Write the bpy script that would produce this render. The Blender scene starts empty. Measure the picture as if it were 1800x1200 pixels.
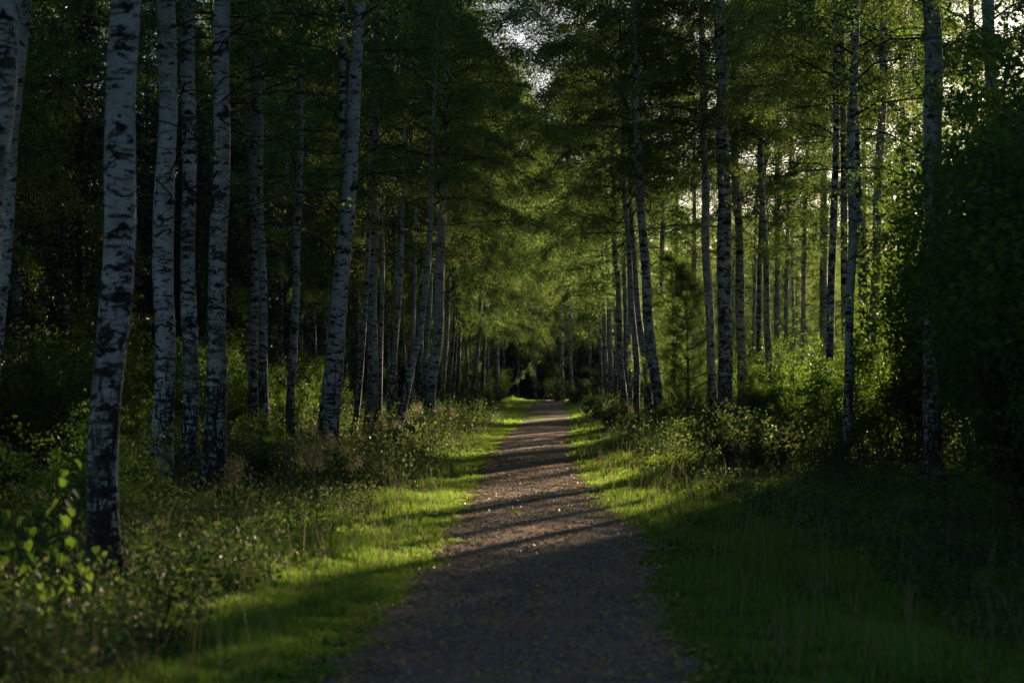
import bpy, math, random
import numpy as np

# ------------------------------------------------------------------ camera, sky, sun, exposure
scene = bpy.context.scene
COL = scene.collection
F = 3500.0            # focal length in photo pixels (photo 1800 px wide)
HOR = 690.0           # horizon row in the photo
CAMH = 1.6
cd = bpy.data.cameras.new("camera")
cam = bpy.data.objects.new("camera", cd)
COL.objects.link(cam)
cd.sensor_width = 36.0
cd.lens = 36.0 * F / 1800.0
cam.location = (0, 0, CAMH)
cam.rotation_euler = (math.radians(90) + math.atan((HOR - 600) / F), 0, 0)
cd.clip_start = 0.1
cd.clip_end = 5000
cd.dof.use_dof = True
cd.dof.focus_distance = 48
cd.dof.aperture_fstop = 2.4
scene.camera = cam

SUN_AZ, SUN_EL = 20.0, 10.0      # degrees right of the view direction, degrees up
w = bpy.data.worlds.new("World")
scene.world = w
w.use_nodes = True
wn = w.node_tree.nodes
sky = wn.new("ShaderNodeTexSky")
sky.sky_type = 'NISHITA'
sky.sun_disc = False
sky.sun_elevation = math.radians(SUN_EL)
sky.sun_rotation = math.radians(SUN_AZ)
sky.air_density = 1.0
sky.dust_density = 1.2
sky.ozone_density = 3.2
w.node_tree.links.new(sky.outputs[0], wn["Background"].inputs[0])
wn["Background"].inputs[1].default_value = 0.05
sl = bpy.data.lights.new("sun", 'SUN')
sun = bpy.data.objects.new("sun", sl)
COL.objects.link(sun)
sl.energy = 5.0
sl.angle = math.radians(0.55)
sl.color = (1.0, 0.80, 0.55)
sun.rotation_euler = (math.radians(90 - SUN_EL), 0, math.radians(180 - SUN_AZ))
sun.location = (20, 60, 60)
scene.view_settings.view_transform = 'Standard'
scene.view_settings.look = 'None'
scene.view_settings.exposure = 1.62
scene.view_settings.gamma = 1.0
cy = scene.cycles
cy.max_bounces = 5
cy.diffuse_bounces = 3
cy.glossy_bounces = 2
cy.transmission_bounces = 3
cy.transparent_max_bounces = 4
cy.volume_bounces = 0
cy.sample_clamp_indirect = 4.0
cy.caustics_reflective = False
cy.caustics_refractive = False
cy.use_denoising = True
cy.use_adaptive_sampling = True
cy.adaptive_threshold = 0.02

random.seed(7)
RNG = np.random.default_rng(11)

# ------------------------------------------------------------------ terrain functions
PD = np.array([-400, 0, 11.3, 19.2, 27.5, 36.5, 45, 60, 78, 100, 127, 140, 400, 2000.])
PZ = np.array([0, 0, -.04, -.08, -.06, -.03, .10, .22, .36, .72, 1.06, 1.10, 1.0, 1.0])
ED = np.array([-20, 5, 11.3, 14.3, 17, 19.2, 21, 22.6, 25.4, 27.5, 32, 36, 45, 60, 78, 100, 127, 134])
EL = np.array([-1.3, -1.25, -1.02, -.93, -.86, -.76, -.78, -.78, -.74, -.68, -.66, -.62, -.60, -.30, .30, .77, 1.27, 1.35])
ER = np.array([1.1, 1.05, 1.02, 1.10, 1.17, 1.28, 1.42, 1.50, 1.45, 1.31, 1.30, 1.34, 1.36, 1.75, 2.35, 2.77, 3.27, 3.6])

def zprof(d):
    return np.interp(d, PD, PZ)

def zg(x, y):
    x = np.asarray(x, float); y = np.asarray(y, float)
    base = (zprof(y - 4) + 2 * zprof(y) + zprof(y + 4)) / 4
    xc = np.interp(y, ED, (EL + ER) / 2)
    off = np.abs(x - xc)
    side = np.clip(off - 1.3, 0, 4)
    bump = .05 * np.sin(x * .9 + 1.3) * np.sin(y * .55 + .4) + .035 * np.sin(x * 1.9 + y * .8) + .03 * np.sin(y * 1.3 - x * .5)
    return base + bump * np.clip(side, 0, 1) + .02 * side * np.clip(1 - np.abs(y) / 300, 0, 1)

def dist_of(by):
    """distance at which ground is seen at row by"""
    ds = np.linspace(8, 131, 1600)
    rows = HOR + (CAMH - zprof(ds)) * F / ds
    i = int(np.argmin(np.abs(rows - by)))
    return float(ds[i])

# ------------------------------------------------------------------ mesh helpers
def mesh_np(name, V, Fc, mat, uv=None, smooth=False):
    """V (N,3), Fc list of (M,k) int arrays"""
    if not isinstance(Fc, (list, tuple)):
        Fc = [Fc]
    V = np.asarray(V, np.float32)
    me = bpy.data.meshes.new(name)
    me.vertices.add(len(V))
    me.vertices.foreach_set("co", V.ravel())
    loops = np.concatenate([f.ravel() for f in Fc]).astype(np.int32)
    tot = np.concatenate([np.full(len(f), f.shape[1], np.int32) for f in Fc])
    start = np.concatenate([[0], np.cumsum(tot)[:-1]]).astype(np.int32)
    me.loops.add(len(loops))
    me.loops.foreach_set("vertex_index", loops)
    me.polygons.add(len(tot))
    me.polygons.foreach_set("loop_start", start)
    me.polygons.foreach_set("loop_total", tot)
    if smooth:
        me.polygons.foreach_set("use_smooth", np.ones(len(tot), bool))
    if uv is not None:
        l = me.uv_layers.new(name="UVMap")
        l.data.foreach_set("uv", np.asarray(uv, np.float32)[loops].ravel())
    me.materials.append(mat)
    me.update(calc_edges=True)
    me.validate()
    return me

def link(name, data, parent=None, loc=(0, 0, 0), rot=(0, 0, 0), sc=(1, 1, 1)):
    o = bpy.data.objects.new(name, data)
    COL.objects.link(o)
    o.location = loc; o.rotation_euler = rot; o.scale = sc
    if parent is not None:
        o.parent = parent
    return o

def tag(o, label=None, cat=None, group=None, kind=None):
    if label: o["label"] = label
    if cat: o["category"] = cat
    if group: o["group"] = group
    if kind: o["kind"] = kind
    return o

def leaves(C, size, rng, aspect=.72, flat=0.0, fold=.12):
    """diamond leaves at centres C; size (N,). flat 0..1 pulls normals up"""
    n = len(C)
    a = rng.normal(size=(n, 3)); a[:, 2] *= (1 - flat * .8)
    a /= np.linalg.norm(a, axis=1, keepdims=True) + 1e-9
    b = rng.normal(size=(n, 3)); b[:, 2] *= (1 - flat)
    b -= a * np.sum(a * b, axis=1, keepdims=True)
    b /= np.linalg.norm(b, axis=1, keepdims=True) + 1e-9
    nrm = np.cross(a, b)
    s = np.asarray(size)[:, None]
    V = np.empty((n, 4, 3))
    V[:, 0] = C - a * s * .5
    V[:, 1] = C + b * s * .5 * aspect - a * s * .08 + nrm * s * fold
    V[:, 2] = C + a * s * .55
    V[:, 3] = C - b * s * .5 * aspect - a * s * .08 + nrm * s * fold
    return V.reshape(-1, 3), np.arange(n * 4).reshape(n, 4)

class Tubes:
    def __init__(s): s.V = []; s.Q = []; s.n = 0
    def add(s, pts, rad, sides=4):
        pts = np.asarray(pts, float); k = len(pts)
        T = np.gradient(pts, axis=0)
        T /= np.linalg.norm(T, axis=1, keepdims=True) + 1e-9
        up = np.array([.31, .77, .56]) if abs(T[0, 2]) > .5 else np.array([.05, .02, 1.])
        A = np.cross(T, up); A /= np.linalg.norm(A, axis=1, keepdims=True) + 1e-9
        B = np.cross(T, A)
        th = np.arange(sides) * 2 * math.pi / sides
        R = np.asarray(rad, float)[:, None, None]
        ring = pts[:, None] + R * (np.cos(th)[None, :, None] * A[:, None] + np.sin(th)[None, :, None] * B[:, None])
        s.V.append(ring.reshape(-1, 3))
        i = np.arange(k - 1)[:, None] * sides; j = np.arange(sides)[None]; j2 = (j + 1) % sides
        s.Q.append(np.stack([i + j, i + j2, i + sides + j2, i + sides + j], -1).reshape(-1, 4) + s.n)
        s.n += k * sides
    def mesh(s, name, mat, smooth=True):
        return mesh_np(name, np.concatenate(s.V), np.concatenate(s.Q), mat, smooth=smooth)

# ------------------------------------------------------------------ materials
def newmat(name):
    m = bpy.data.materials.new(name); m.use_nodes = True
    nt = m.node_tree; nt.nodes.clear()
    out = nt.nodes.new("ShaderNodeOutputMaterial")
    return m, nt, out

def N(nt, t, **kw):
    n = nt.nodes.new(t)
    for k, v in kw.items():
        if k.startswith("_"): setattr(n, k[1:], v)
        else: n.inputs[k.replace("__", " ")].default_value = v
    return n

def ramp(nt, fac, stops, interp='LINEAR'):
    r = nt.nodes.new("ShaderNodeValToRGB")
    r.color_ramp.interpolation = interp
    e = r.color_ramp.elements
    while len(e) < len(stops): e.new(.5)
    for i, (p, c) in enumerate(stops):
        e[i].position = p; e[i].color = (*c, 1) if len(c) == 3 else c
    nt.links.new(fac, r.inputs[0])
    return r

def leaf_mat(name, cols, tcols, trans=.5, rough=.6, spec=.2):
    m, nt, out = newmat(name); L = nt.links
    g = N(nt, "ShaderNodeNewGeometry")
    oi = N(nt, "ShaderNodeObjectInfo")
    add = N(nt, "ShaderNodeMath", _operation='MULTIPLY_ADD'); add.inputs[1].default_value = .75
    L.new(g.outputs["Random Per Island"], add.inputs[0])
    m2 = N(nt, "ShaderNodeMath", _operation='MULTIPLY'); m2.inputs[1].default_value = .25
    L.new(oi.outputs["Random"], m2.inputs[0]); L.new(m2.outputs[0], add.inputs[2])
    n = len(cols)
    r1 = ramp(nt, add.outputs[0], [(i / (n - 1), c) for i, c in enumerate(cols)])
    r2 = ramp(nt, add.outputs[0], [(i / (n - 1), c) for i, c in enumerate(tcols)])
    p = N(nt, "ShaderNodeBsdfPrincipled", Roughness=rough); p.inputs["Specular IOR Level"].default_value = spec
    L.new(r1.outputs[0], p.inputs["Base Color"])
    t = N(nt, "ShaderNodeBsdfTranslucent"); L.new(r2.outputs[0], t.inputs[0])
    mx = N(nt, "ShaderNodeMixShader"); mx.inputs[0].default_value = trans
    L.new(p.outputs[0], mx.inputs[1]); L.new(t.outputs[0], mx.inputs[2])
    L.new(mx.outputs[0], out.inputs[0])
    return m

M_BIRCHLEAF = leaf_mat("birch_leaf", [(.014, .058, .028), (.022, .074, .030), (.038, .088, .028), (.09, .11, .028)],
                       [(.09, .24, .06), (.16, .33, .065), (.32, .42, .07), (.56, .50, .10)], .5)
M_BUSHLEAF = leaf_mat("bush_leaf", [(.022, .055, .018), (.035, .075, .02), (.05, .09, .022)],
                      [(.10, .22, .025), (.17, .30, .03), (.26, .38, .04)], .45, .55, .2)
M_HERB = leaf_mat("herb_leaf", [(.012, .042, .016), (.022, .055, .018), (.035, .065, .022), (.08, .07, .04)],
                  [(.04, .12, .02), (.09, .18, .03), (.20, .28, .05), (.34, .30, .14)], .4, .6, .2)
M_LINDEN = leaf_mat("young_leaf", [(.05, .11, .015), (.07, .13, .02)], [(.20, .38, .03), (.30, .44, .05)], .58, .5, .2)
M_GRASS = leaf_mat("grass_blade", [(.026, .10, .012), (.038, .12, .014), (.065, .14, .02), (.12, .15, .04)],
                   [(.15, .38, .025), (.24, .47, .035), (.36, .52, .06), (.50, .48, .13)], .5, .55, .2)
M_SPRUCE = leaf_mat("spruce_needle", [(.02, .046, .028), (.03, .06, .034), (.042, .07, .036)],
                    [(.04, .08, .02), (.06, .10, .02), (.09, .13, .03)], .2, .5, .3)
M_PINE = leaf_mat("pine_needle", [(.03, .06, .022), (.045, .08, .025), (.07, .10, .03)],
                  [(.14, .26, .04), (.22, .34, .05), (.34, .40, .07)], .5, .5, .3)
M_LITTER = leaf_mat("fallen_leaf", [(.18, .10, .03), (.34, .21, .05), (.52, .36, .07), (.32, .30, .09)],
                    [(.2, .12, .03), (.3, .2, .05), (.4, .3, .06), (.3, .3, .08)], .25, .5, .3)

def bark_mat():
    m, nt, out = newmat("birch_bark"); L = nt.links
    tc = N(nt, "ShaderNodeTexCoord"); oi = N(nt, "ShaderNodeObjectInfo")
    sep = N(nt, "ShaderNodeSeparateXYZ"); L.new(tc.outputs["Object"], sep.inputs[0])
    # per-tree offset
    offv = N(nt, "ShaderNodeVectorMath", _operation='SCALE'); offv.inputs[0].default_value = (37, 91, 53)
    L.new(oi.outputs["Random"], offv.inputs["Scale"])
    pos = N(nt, "ShaderNodeVectorMath", _operation='ADD')
    L.new(tc.outputs["Object"], pos.inputs[0]); L.new(offv.outputs[0], pos.inputs[1])
    def noise(scale, xyz, detail=3, rough=.6, dist=0):
        mp = N(nt, "ShaderNodeMapping"); mp.inputs["Scale"].default_value = xyz
        L.new(pos.outputs[0], mp.inputs[0])
        n = N(nt, "ShaderNodeTexNoise", Scale=scale, Detail=detail, Roughness=rough, Distortion=dist)
        L.new(mp.outputs[0], n.inputs["Vector"])
        return n.outputs["Fac"]
    def mr(v, a, b, c=0., d=1.):
        n = N(nt, "ShaderNodeMapRange"); n.inputs[1].default_value = a; n.inputs[2].default_value = b
        n.inputs[3].default_value = c; n.inputs[4].default_value = d
        L.new(v, n.inputs[0]); return n.outputs[0]
    def mth(op, a, b=None):
        n = N(nt, "ShaderNodeMath", _operation=op)
        for i, v in enumerate((a, b)):
            if v is None: continue
            if isinstance(v, (int, float)): n.inputs[i].default_value = v
            else: L.new(v, n.inputs[i])
        return n.outputs[0]
    # thin horizontal lenticels
    lent = mr(noise(1.0, (4, 4, 18), 4, .65), .575, .61)
    lent2 = mr(noise(1.0, (12, 12, 60), 2, .5), .64, .70)
    # bigger black bands
    oc = N(nt, "ShaderNodeSeparateColor"); L.new(oi.outputs["Color"], oc.inputs[0])
    bandn = noise(1.0, (3.2, 3.2, 6), 5, .72, .8)
    band = mr(mth('ADD', bandn, mth('MULTIPLY', oc.outputs[0], .12)), .62, .645)
    # rough black base bark: threshold falls towards the foot
    basen = noise(1.0, (16, 16, 3.2), 4, .7, .8)
    hz = mr(sep.outputs[2], 0.2, 4.2, .43, .70)
    basem = mr(mth('SUBTRACT', basen, hz), 0, .05)
    bandlow = mr(mth('SUBTRACT', noise(1.0, (5, 5, 14), 4, .7, .5), mr(sep.outputs[2], 0, 6.0, .46, .62)), 0, .04)
    # branch scars: dark chevrons in uv cells
    uv = N(nt, "ShaderNodeUVMap")
    uoff = N(nt, "ShaderNodeVectorMath", _operation='ADD'); L.new(uv.outputs[0], uoff.inputs[0]); L.new(offv.outputs[0], uoff.inputs[1])
    vm = N(nt, "ShaderNodeMapping"); vm.inputs["Scale"].default_value = (3.4, 2.2, 1); L.new(uoff.outputs[0], vm.inputs[0])
    wob = N(nt, "ShaderNodeTexNoise", Scale=6., Detail=3.); L.new(vm.outputs[0], wob.inputs["Vector"])
    wsub = N(nt, "ShaderNodeVectorMath", _operation='MULTIPLY_ADD'); wsub.inputs[1].default_value = (.22, .12, 0)
    L.new(wob.outputs["Color"], wsub.inputs[0]); L.new(vm.outputs[0], wsub.inputs[2])
    vo = N(nt, "ShaderNodeTexVoronoi", _voronoi_dimensions='2D', Randomness=.85); vo.inputs["Scale"].default_value = 1.0
    L.new(wsub.outputs[0], vo.inputs["Vector"])
    dl = N(nt, "ShaderNodeVectorMath", _operation='SUBTRACT'); L.new(wsub.outputs[0], dl.inputs[0]); L.new(vo.outputs["Position"], dl.inputs[1])
    s2 = N(nt, "ShaderNodeSeparateXYZ"); L.new(dl.outputs[0], s2.inputs[0])
    ax = mth('ABSOLUTE', s2.outputs[0])
    csep = N(nt, "ShaderNodeSeparateColor"); L.new(vo.outputs["Color"], csep.inputs[0])
    size = mr(csep.outputs[0], .25, 1., 0., .46)
    tri = mth('SUBTRACT', mth('SUBTRACT', size, ax), mth('MULTIPLY', s2.outputs[1], 2.2))     # below the slope
    low = mth('ADD', s2.outputs[1], mth('MULTIPLY', size, .05))
    scar = mth('MULTIPLY', mr(tri, 0, .03), mr(low, -.02, .01))
    dark = mth('MAXIMUM', mth('MAXIMUM', mth('MULTIPLY', lent, .85), mth('MULTIPLY', lent2, .5)), mth('MAXIMUM', mth('MAXIMUM', band, scar), mth('MAXIMUM', basem, bandlow)))
    tone = ramp(nt, noise(1.0, (3, 3, 5), 5, .6), [(.25, (.22, .21, .19)), (.45, (.42, .42, .40)), (.75, (.62, .62, .60))])
    darkc = ramp(nt, noise(1.0, (20, 20, 20), 3, .6), [(.3, (.010, .009, .009)), (.7, (.05, .043, .038))])
    mix = N(nt, "ShaderNodeMix", _data_type='RGBA'); L.new(dark, mix.inputs[0])
    L.new(tone.outputs[0], mix.inputs[6]); L.new(darkc.outputs[0], mix.inputs[7])
    ton = N(nt, "ShaderNodeMix", _data_type='RGBA', _blend_type='MULTIPLY'); ton.inputs[0].default_value = 1
    tr_ = ramp(nt, oi.outputs["Random"], [(0, (.72, .70, .66)), (.35, (1, .98, .95)), (.7, (.86, .86, .86)), (1, (1.08, 1.08, 1.08))])
    lm = N(nt, "ShaderNodeMix", _data_type='RGBA'); lm.inputs[7].default_value = (.20, .23, .15, 1)
    L.new(mth('MULTIPLY', mr(noise(1.0, (2.2, 2.2, 1.1), 5, .7), .52, .68), .55), lm.inputs[0]); L.new(mix.outputs[2], lm.inputs[6]); mix = lm
    L.new(mix.outputs[2], ton.inputs[6]); L.new(tr_.outputs[0], ton.inputs[7]); mix = ton
    p = N(nt, "ShaderNodeBsdfPrincipled", Roughness=.75); p.inputs["Specular IOR Level"].default_value = .2
    L.new(mix.outputs[2], p.inputs["Base Color"])
    bh = mth('ADD', mth('MULTIPLY', dark, .6), noise(1.0, (30, 30, 40), 3, .6))
    b = N(nt, "ShaderNodeBump", Strength=.5, Distance=.012); L.new(bh, b.inputs["Height"])
    L.new(b.outputs[0], p.inputs["Normal"])
    L.new(p.outputs[0], out.inputs[0])
    return m
M_BARK = bark_mat()

def noise_mat(name, stops, scale, bump=.3, bdist=.02, rough=.9, detail=6, coords="Object", stretch=(1, 1, 1), spec=.2):
    m, nt, out = newmat(name); L = nt.links
    tc = N(nt, "ShaderNodeTexCoord"); mp = N(nt, "ShaderNodeMapping"); mp.inputs["Scale"].default_value = stretch
    L.new(tc.outputs[coords], mp.inputs[0])
    n = N(nt, "ShaderNodeTexNoise", Scale=scale, Detail=detail, Roughness=.65); L.new(mp.outputs[0], n.inputs["Vector"])
    r = ramp(nt, n.outputs["Fac"], stops)
    p = N(nt, "ShaderNodeBsdfPrincipled", Roughness=rough); p.inputs["Specular IOR Level"].default_value = spec
    L.new(r.outputs[0], p.inputs["Base Color"])
    b = N(nt, "ShaderNodeBump", Strength=bump, Distance=bdist); L.new(n.outputs["Fac"], b.inputs["Height"])
    L.new(b.outputs[0], p.inputs["Normal"]); L.new(p.outputs[0], out.inputs[0])
    return m
M_TWIG = noise_mat("twig_bark", [(.3, (.018, .013, .011)), (.7, (.06, .045, .04))], 20)
M_DARKBARK = noise_mat("rough_bark", [(.3, (.03, .024, .02)), (.7, (.12, .09, .07))], 9, .8, .03, stretch=(3, 3, .7))
M_STONE = noise_mat("gravel_stone", [(.3, (.13, .10, .085)), (.7, (.36, .30, .25))], 14, rough=1., spec=.05)
M_POST = noise_mat("weathered_wood", [(.3, (.05, .04, .03)), (.7, (.14, .11, .09))], 12, .5, .01, stretch=(4, 4, .6))
M_DEAD = noise_mat("bleached_wood", [(.3, (.25, .22, .17)), (.7, (.45, .40, .33))], 12)

def ground_mat():
    m, nt, out = newmat("forest_floor"); L = nt.links
    tc = N(nt, "ShaderNodeTexCoord")
    n1 = N(nt, "ShaderNodeTexNoise", Scale=.5, Detail=6.); n2 = N(nt, "ShaderNodeTexNoise", Scale=25., Detail=5., Roughness=.7)
    for n in (n1, n2): L.new(tc.outputs["Object"], n.inputs["Vector"])
    r1 = ramp(nt, n1.outputs["Fac"], [(.35, (.030, .045, .012)), (.65, (.05, .07, .018))])
    r2 = ramp(nt, n2.outputs["Fac"], [(.35, (.35, .3, .25)), (.6, (1, 1, 1)), (.75, (1.9, 1.5, .9))])
    mx = N(nt, "ShaderNodeMix", _data_type='RGBA', _blend_type='MULTIPLY'); mx.inputs[0].default_value = 1
    L.new(r1.outputs[0], mx.inputs[6]); L.new(r2.outputs[0], mx.inputs[7])
    p = N(nt, "ShaderNodeBsdfPrincipled", Roughness=1.); p.inputs["Specular IOR Level"].default_value = .1
    L.new(mx.outputs[2], p.inputs["Base Color"])
    b = N(nt, "ShaderNodeBump", Strength=.8, Distance=.04); L.new(n2.outputs["Fac"], b.inputs["Height"]); L.new(b.outputs[0], p.inputs["Normal"])
    L.new(p.outputs[0], out.inputs[0]); return m
M_GROUND = ground_mat()

def path_mat():
    m, nt, out = newmat("gravel_path"); L = nt.links
    tc = N(nt, "ShaderNodeTexCoord")
    n1 = N(nt, "ShaderNodeTexNoise", Scale=1.1, Detail=5., Roughness=.6)
    n2 = N(nt, "ShaderNodeTexNoise", Scale=38., Detail=6., Roughness=.75)
    vo = N(nt, "ShaderNodeTexVoronoi", Scale=55.)
    for n in (n1, n2, vo): L.new(tc.outputs["Object"], n.inputs["Vector"])
    r1 = ramp(nt, n1.outputs["Fac"], [(.3, (.21, .155, .125)), (.5, (.30, .215, .16)), (.68, (.41, .27, .16))])
    r2 = ramp(nt, n2.outputs["Fac"], [(.32, (.35, .34, .34)), (.5, (.97, .97, .97)), (.68, (2.0, 1.95, 1.85))])
    r3 = ramp(nt, vo.outputs["Distance"], [(.0, (1.35, 1.33, 1.3)), (.5, (.75, .75, .75))])
    mx = N(nt, "ShaderNodeMix", _data_type='RGBA', _blend_type='MULTIPLY'); mx.inputs[0].default_value = 1
    L.new(r1.outputs[0], mx.inputs[6]); L.new(r2.outputs[0], mx.inputs[7])
    mx2 = N(nt, "ShaderNodeMix", _data_type='RGBA', _blend_type='MULTIPLY'); mx2.inputs[0].default_value = 1
    L.new(mx.outputs[2], mx2.inputs[6]); L.new(r3.outputs[0], mx2.inputs[7])
    p = N(nt, "ShaderNodeBsdfPrincipled", Roughness=1.); p.inputs["Specular IOR Level"].default_value = .06
    L.new(mx2.outputs[2], p.inputs["Base Color"])
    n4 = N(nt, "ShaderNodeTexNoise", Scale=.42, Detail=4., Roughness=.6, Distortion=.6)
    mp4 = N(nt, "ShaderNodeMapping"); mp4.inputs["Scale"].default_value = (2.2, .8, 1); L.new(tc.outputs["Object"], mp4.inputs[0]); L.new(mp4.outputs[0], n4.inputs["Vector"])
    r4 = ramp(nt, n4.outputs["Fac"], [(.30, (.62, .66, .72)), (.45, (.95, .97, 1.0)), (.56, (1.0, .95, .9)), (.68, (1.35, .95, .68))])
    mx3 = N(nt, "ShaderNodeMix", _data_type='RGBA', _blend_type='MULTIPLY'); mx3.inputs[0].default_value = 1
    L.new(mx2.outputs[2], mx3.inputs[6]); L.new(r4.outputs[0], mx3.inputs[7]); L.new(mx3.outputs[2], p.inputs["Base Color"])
    ad = N(nt, "ShaderNodeMath", _operation='SUBTRACT'); L.new(n2.outputs["Fac"], ad.inputs[0]); L.new(vo.outputs["Distance"], ad.inputs[1])
    b = N(nt, "ShaderNodeBump", Strength=.9, Distance=.02); L.new(ad.outputs[0], b.inputs["Height"]); L.new(b.outputs[0], p.inputs["Normal"])
    L.new(p.outputs[0], out.inputs[0]); return m
M_PATH = path_mat()

# ------------------------------------------------------------------ ground, path, road
def grid(xs, ys, zf):
    X, Y = np.meshgrid(xs, ys)
    V = np.stack([X, Y, zf(X, Y)], -1).reshape(-1, 3)
    nx, ny = len(xs), len(ys)
    i = np.arange(ny - 1)[:, None] * nx; j = np.arange(nx - 1)[None]
    Q = np.stack([i + j, i + j + 1, i + nx + j + 1, i + nx + j], -1).reshape(-1, 4)
    return V, Q
xs = np.concatenate([[-2500, -1200, -600, -300, -150, -90], np.arange(-60, -10, 1.5), np.arange(-10, 12, .35), np.arange(12, 61, 1.5), [90, 150, 300, 600, 1200, 2500]])
ys = np.concatenate([[-1500, -500, -150, -60], np.arange(-30, 6, 2), np.arange(6, 60, .4), np.arange(60, 145, .8), [150, 160, 180, 220, 300, 450, 800, 1500, 3500]])
V, Q = grid(xs, ys, zg)
tag(link("ground", mesh_np("ground", V, Q, M_GROUND, smooth=True)), "mossy forest floor under the trees beside the path", "ground", kind="structure")

def edge(y, side):
    e = np.interp(y, ED, EL if side < 0 else ER)
    n = .07 * np.sin(y * 2.1 + side) + .05 * np.sin(y * 4.7 + 2 * side) + .03 * np.sin(y * 9.1 + side * 5)
    return e + n * np.clip(y / 30 + .3, .4, 1.3)
ys = np.concatenate([np.arange(-20, 8, 1.), np.arange(8, 45, .12), np.arange(45, 134.1, .3)])
us = np.linspace(0, 1, 19)
eL, eR = edge(ys, -1), edge(ys, 1)
X = eL[:, None] + (eR - eL)[:, None] * us[None]; Y = np.repeat(ys[:, None], len(us), 1)
Z = zg(X, Y) + .022 + .02 * (1 - (2 * us[None] - 1) ** 2) + .006 * np.sin(X * 7 + Y * 1.7) * np.sin(Y * 3.1)
nx = len(us); i = np.arange(len(ys) - 1)[:, None] * nx; j = np.arange(nx - 1)[None]
Q = np.stack([i + j, i + j + 1, i + nx + j + 1, i + nx + j], -1).reshape(-1, 4)
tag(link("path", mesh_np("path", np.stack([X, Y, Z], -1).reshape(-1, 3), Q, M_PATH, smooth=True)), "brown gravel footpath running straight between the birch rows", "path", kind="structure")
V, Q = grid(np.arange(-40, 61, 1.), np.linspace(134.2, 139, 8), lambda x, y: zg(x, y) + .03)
tag(link("road", mesh_np("road", V, Q, M_PATH, smooth=True)), "pale gravel road crossing at the far end of the path", "road", kind="structure")

# ------------------------------------------------------------------ grass (stuff)
def grass_patch(n, ylo, yhi, wf, hmin, hmax, width, power=1.0):
    rng = RNG
    y = ylo + (yhi - ylo) * rng.random(n) ** power
    left = rng.random(n) < .5
    off = np.abs(rng.random(n)) * wf
    off = np.where(left, off, off * (1.55 if yhi < 40 else 1.0))
    x = np.where(left, edge(y, -1) - off + .10 * rng.random(n), edge(y, 1) + off - .10 * rng.random(n))
    g = np.clip(off / 1.2, 0, 1)
    clump = .62 + .38 * np.sin(x * 5.3 + 1.7 * np.sin(y * 3.3)) * np.sin(y * 4.1 + x)
    h = (hmin + (hmax - hmin) * g * rng.random(n) ** .7 + .05 * rng.random(n)) * clump
    return x, y, h, np.full(n, width)
parts = [grass_patch(190000, 8.5, 20, 4.2, .05, .19, .006),
         grass_patch(120000, 20, 38, 4.5, .05, .22, .009),
         grass_patch(90000, 38, 70, 5, .06, .28, .015),
         grass_patch(60000, 70, 131, 5, .08, .38, .026)]
x, y, h, wd = [np.concatenate(a) for a in zip(*parts)]
# verge field grass right + short tufts on the path itself
n = len(x)
def blades(x, y, h, wd, rng):
    n = len(x)
    z = zg(x, y)
    ang = rng.random(n) * 2 * math.pi
    lean = h * (.15 + .7 * rng.random(n) ** 1.5)
    dx, dy = np.cos(ang) * lean, np.sin(ang) * lean
    wa = rng.random(n) * math.pi
    wx, wy = np.cos(wa) * wd / 2, np.sin(wa) * wd / 2
    V = np.empty((n, 5, 3))
    V[:, 0] = np.stack([x - wx, y - wy, z - .01], 1); V[:, 1] = np.stack([x + wx, y + wy, z - .01], 1)
    V[:, 2] = np.stack([x + wx * .8 + dx * .35, y + wy * .8 + dy * .35, z + h * .6], 1)
    V[:, 3] = np.stack([x - wx * .8 + dx * .35, y - wy * .8 + dy * .35, z + h * .6], 1)
    V[:, 4] = np.stack([x + dx, y + dy, z + h * .95], 1)
    k = np.arange(n)[:, None] * 5
    return V.reshape(-1, 3), [k + np.array([[0, 1, 2, 3]]), k + np.array([[3, 2, 4]])]
V, Fq = blades(x, y, h, wd, RNG)
tag(link("verge_grass", mesh_np("verge_grass", V, Fq, M_GRASS)), "bright green grass on both verges of the gravel path", "grass", kind="stuff")
rs_ = np.random.default_rng(8)
ns = 2600
ys_ = 10 + 85 * rs_.random(ns) ** 1.5; lf = rs_.random(ns) < .5; of = .35 + 3.2 * rs_.random(ns)
xs_ = np.where(lf, edge(ys_, -1) - of, edge(ys_, 1) + of)
V, Fq = blades(xs_, ys_, .28 + .38 * rs_.random(ns), np.full(ns, .006) + ys_ * .00012, rs_)
M_STRAW = leaf_mat("straw", [(.16, .13, .06), (.26, .21, .11), (.12, .13, .04)], [(.24, .2, .1), (.34, .28, .15), (.2, .2, .08)], .35)
tag(link("dry_grass", mesh_np("dry_grass", V, Fq, M_STRAW)), "scattered straw-coloured seed stems standing above the verge grass", "dry grass", kind="stuff")
# tufts growing in the path
def path_tuft(px, by, rx, ry, n, hh, label):
    d = dist_of(by); cx = (px - 900) * d / F
    a = RNG.random(n) * 2 * math.pi; r = np.sqrt(RNG.random(n))
    xx, yy = cx + rx * r * np.cos(a), d + ry * r * np.sin(a)
    V, Fq = blades(xx, yy, hh * (.5 + .5 * RNG.random(n)) + .03, np.full(n, .012), RNG)
    V[:, 2] += -0 
    o = bpy.data.objects.new("grass_tuft", mesh_np("grass_tuft", V - np.array([cx, d, 0]), Fq, M_GRASS))
    COL.objects.link(o); o.location = (cx, d, 0)
    tag(o, label, "grass tuft", kind="stuff")
path_tuft(945, 735, .45, 3.5, 900, .06, "farthest low grass patch growing in the middle of the path")
path_tuft(950, 706.5, .35, 2.0, 700, .16, "lit grass clump at the foot of the dark wooden post")
path_tuft(948, 800, .35, 1.2, 500, .05, "small low grass patch in the path nearer the camera")
path_tuft(905, 905, .09, .18, 120, .05, "single tiny green tuft alone in the sunlit part of the path")

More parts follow.
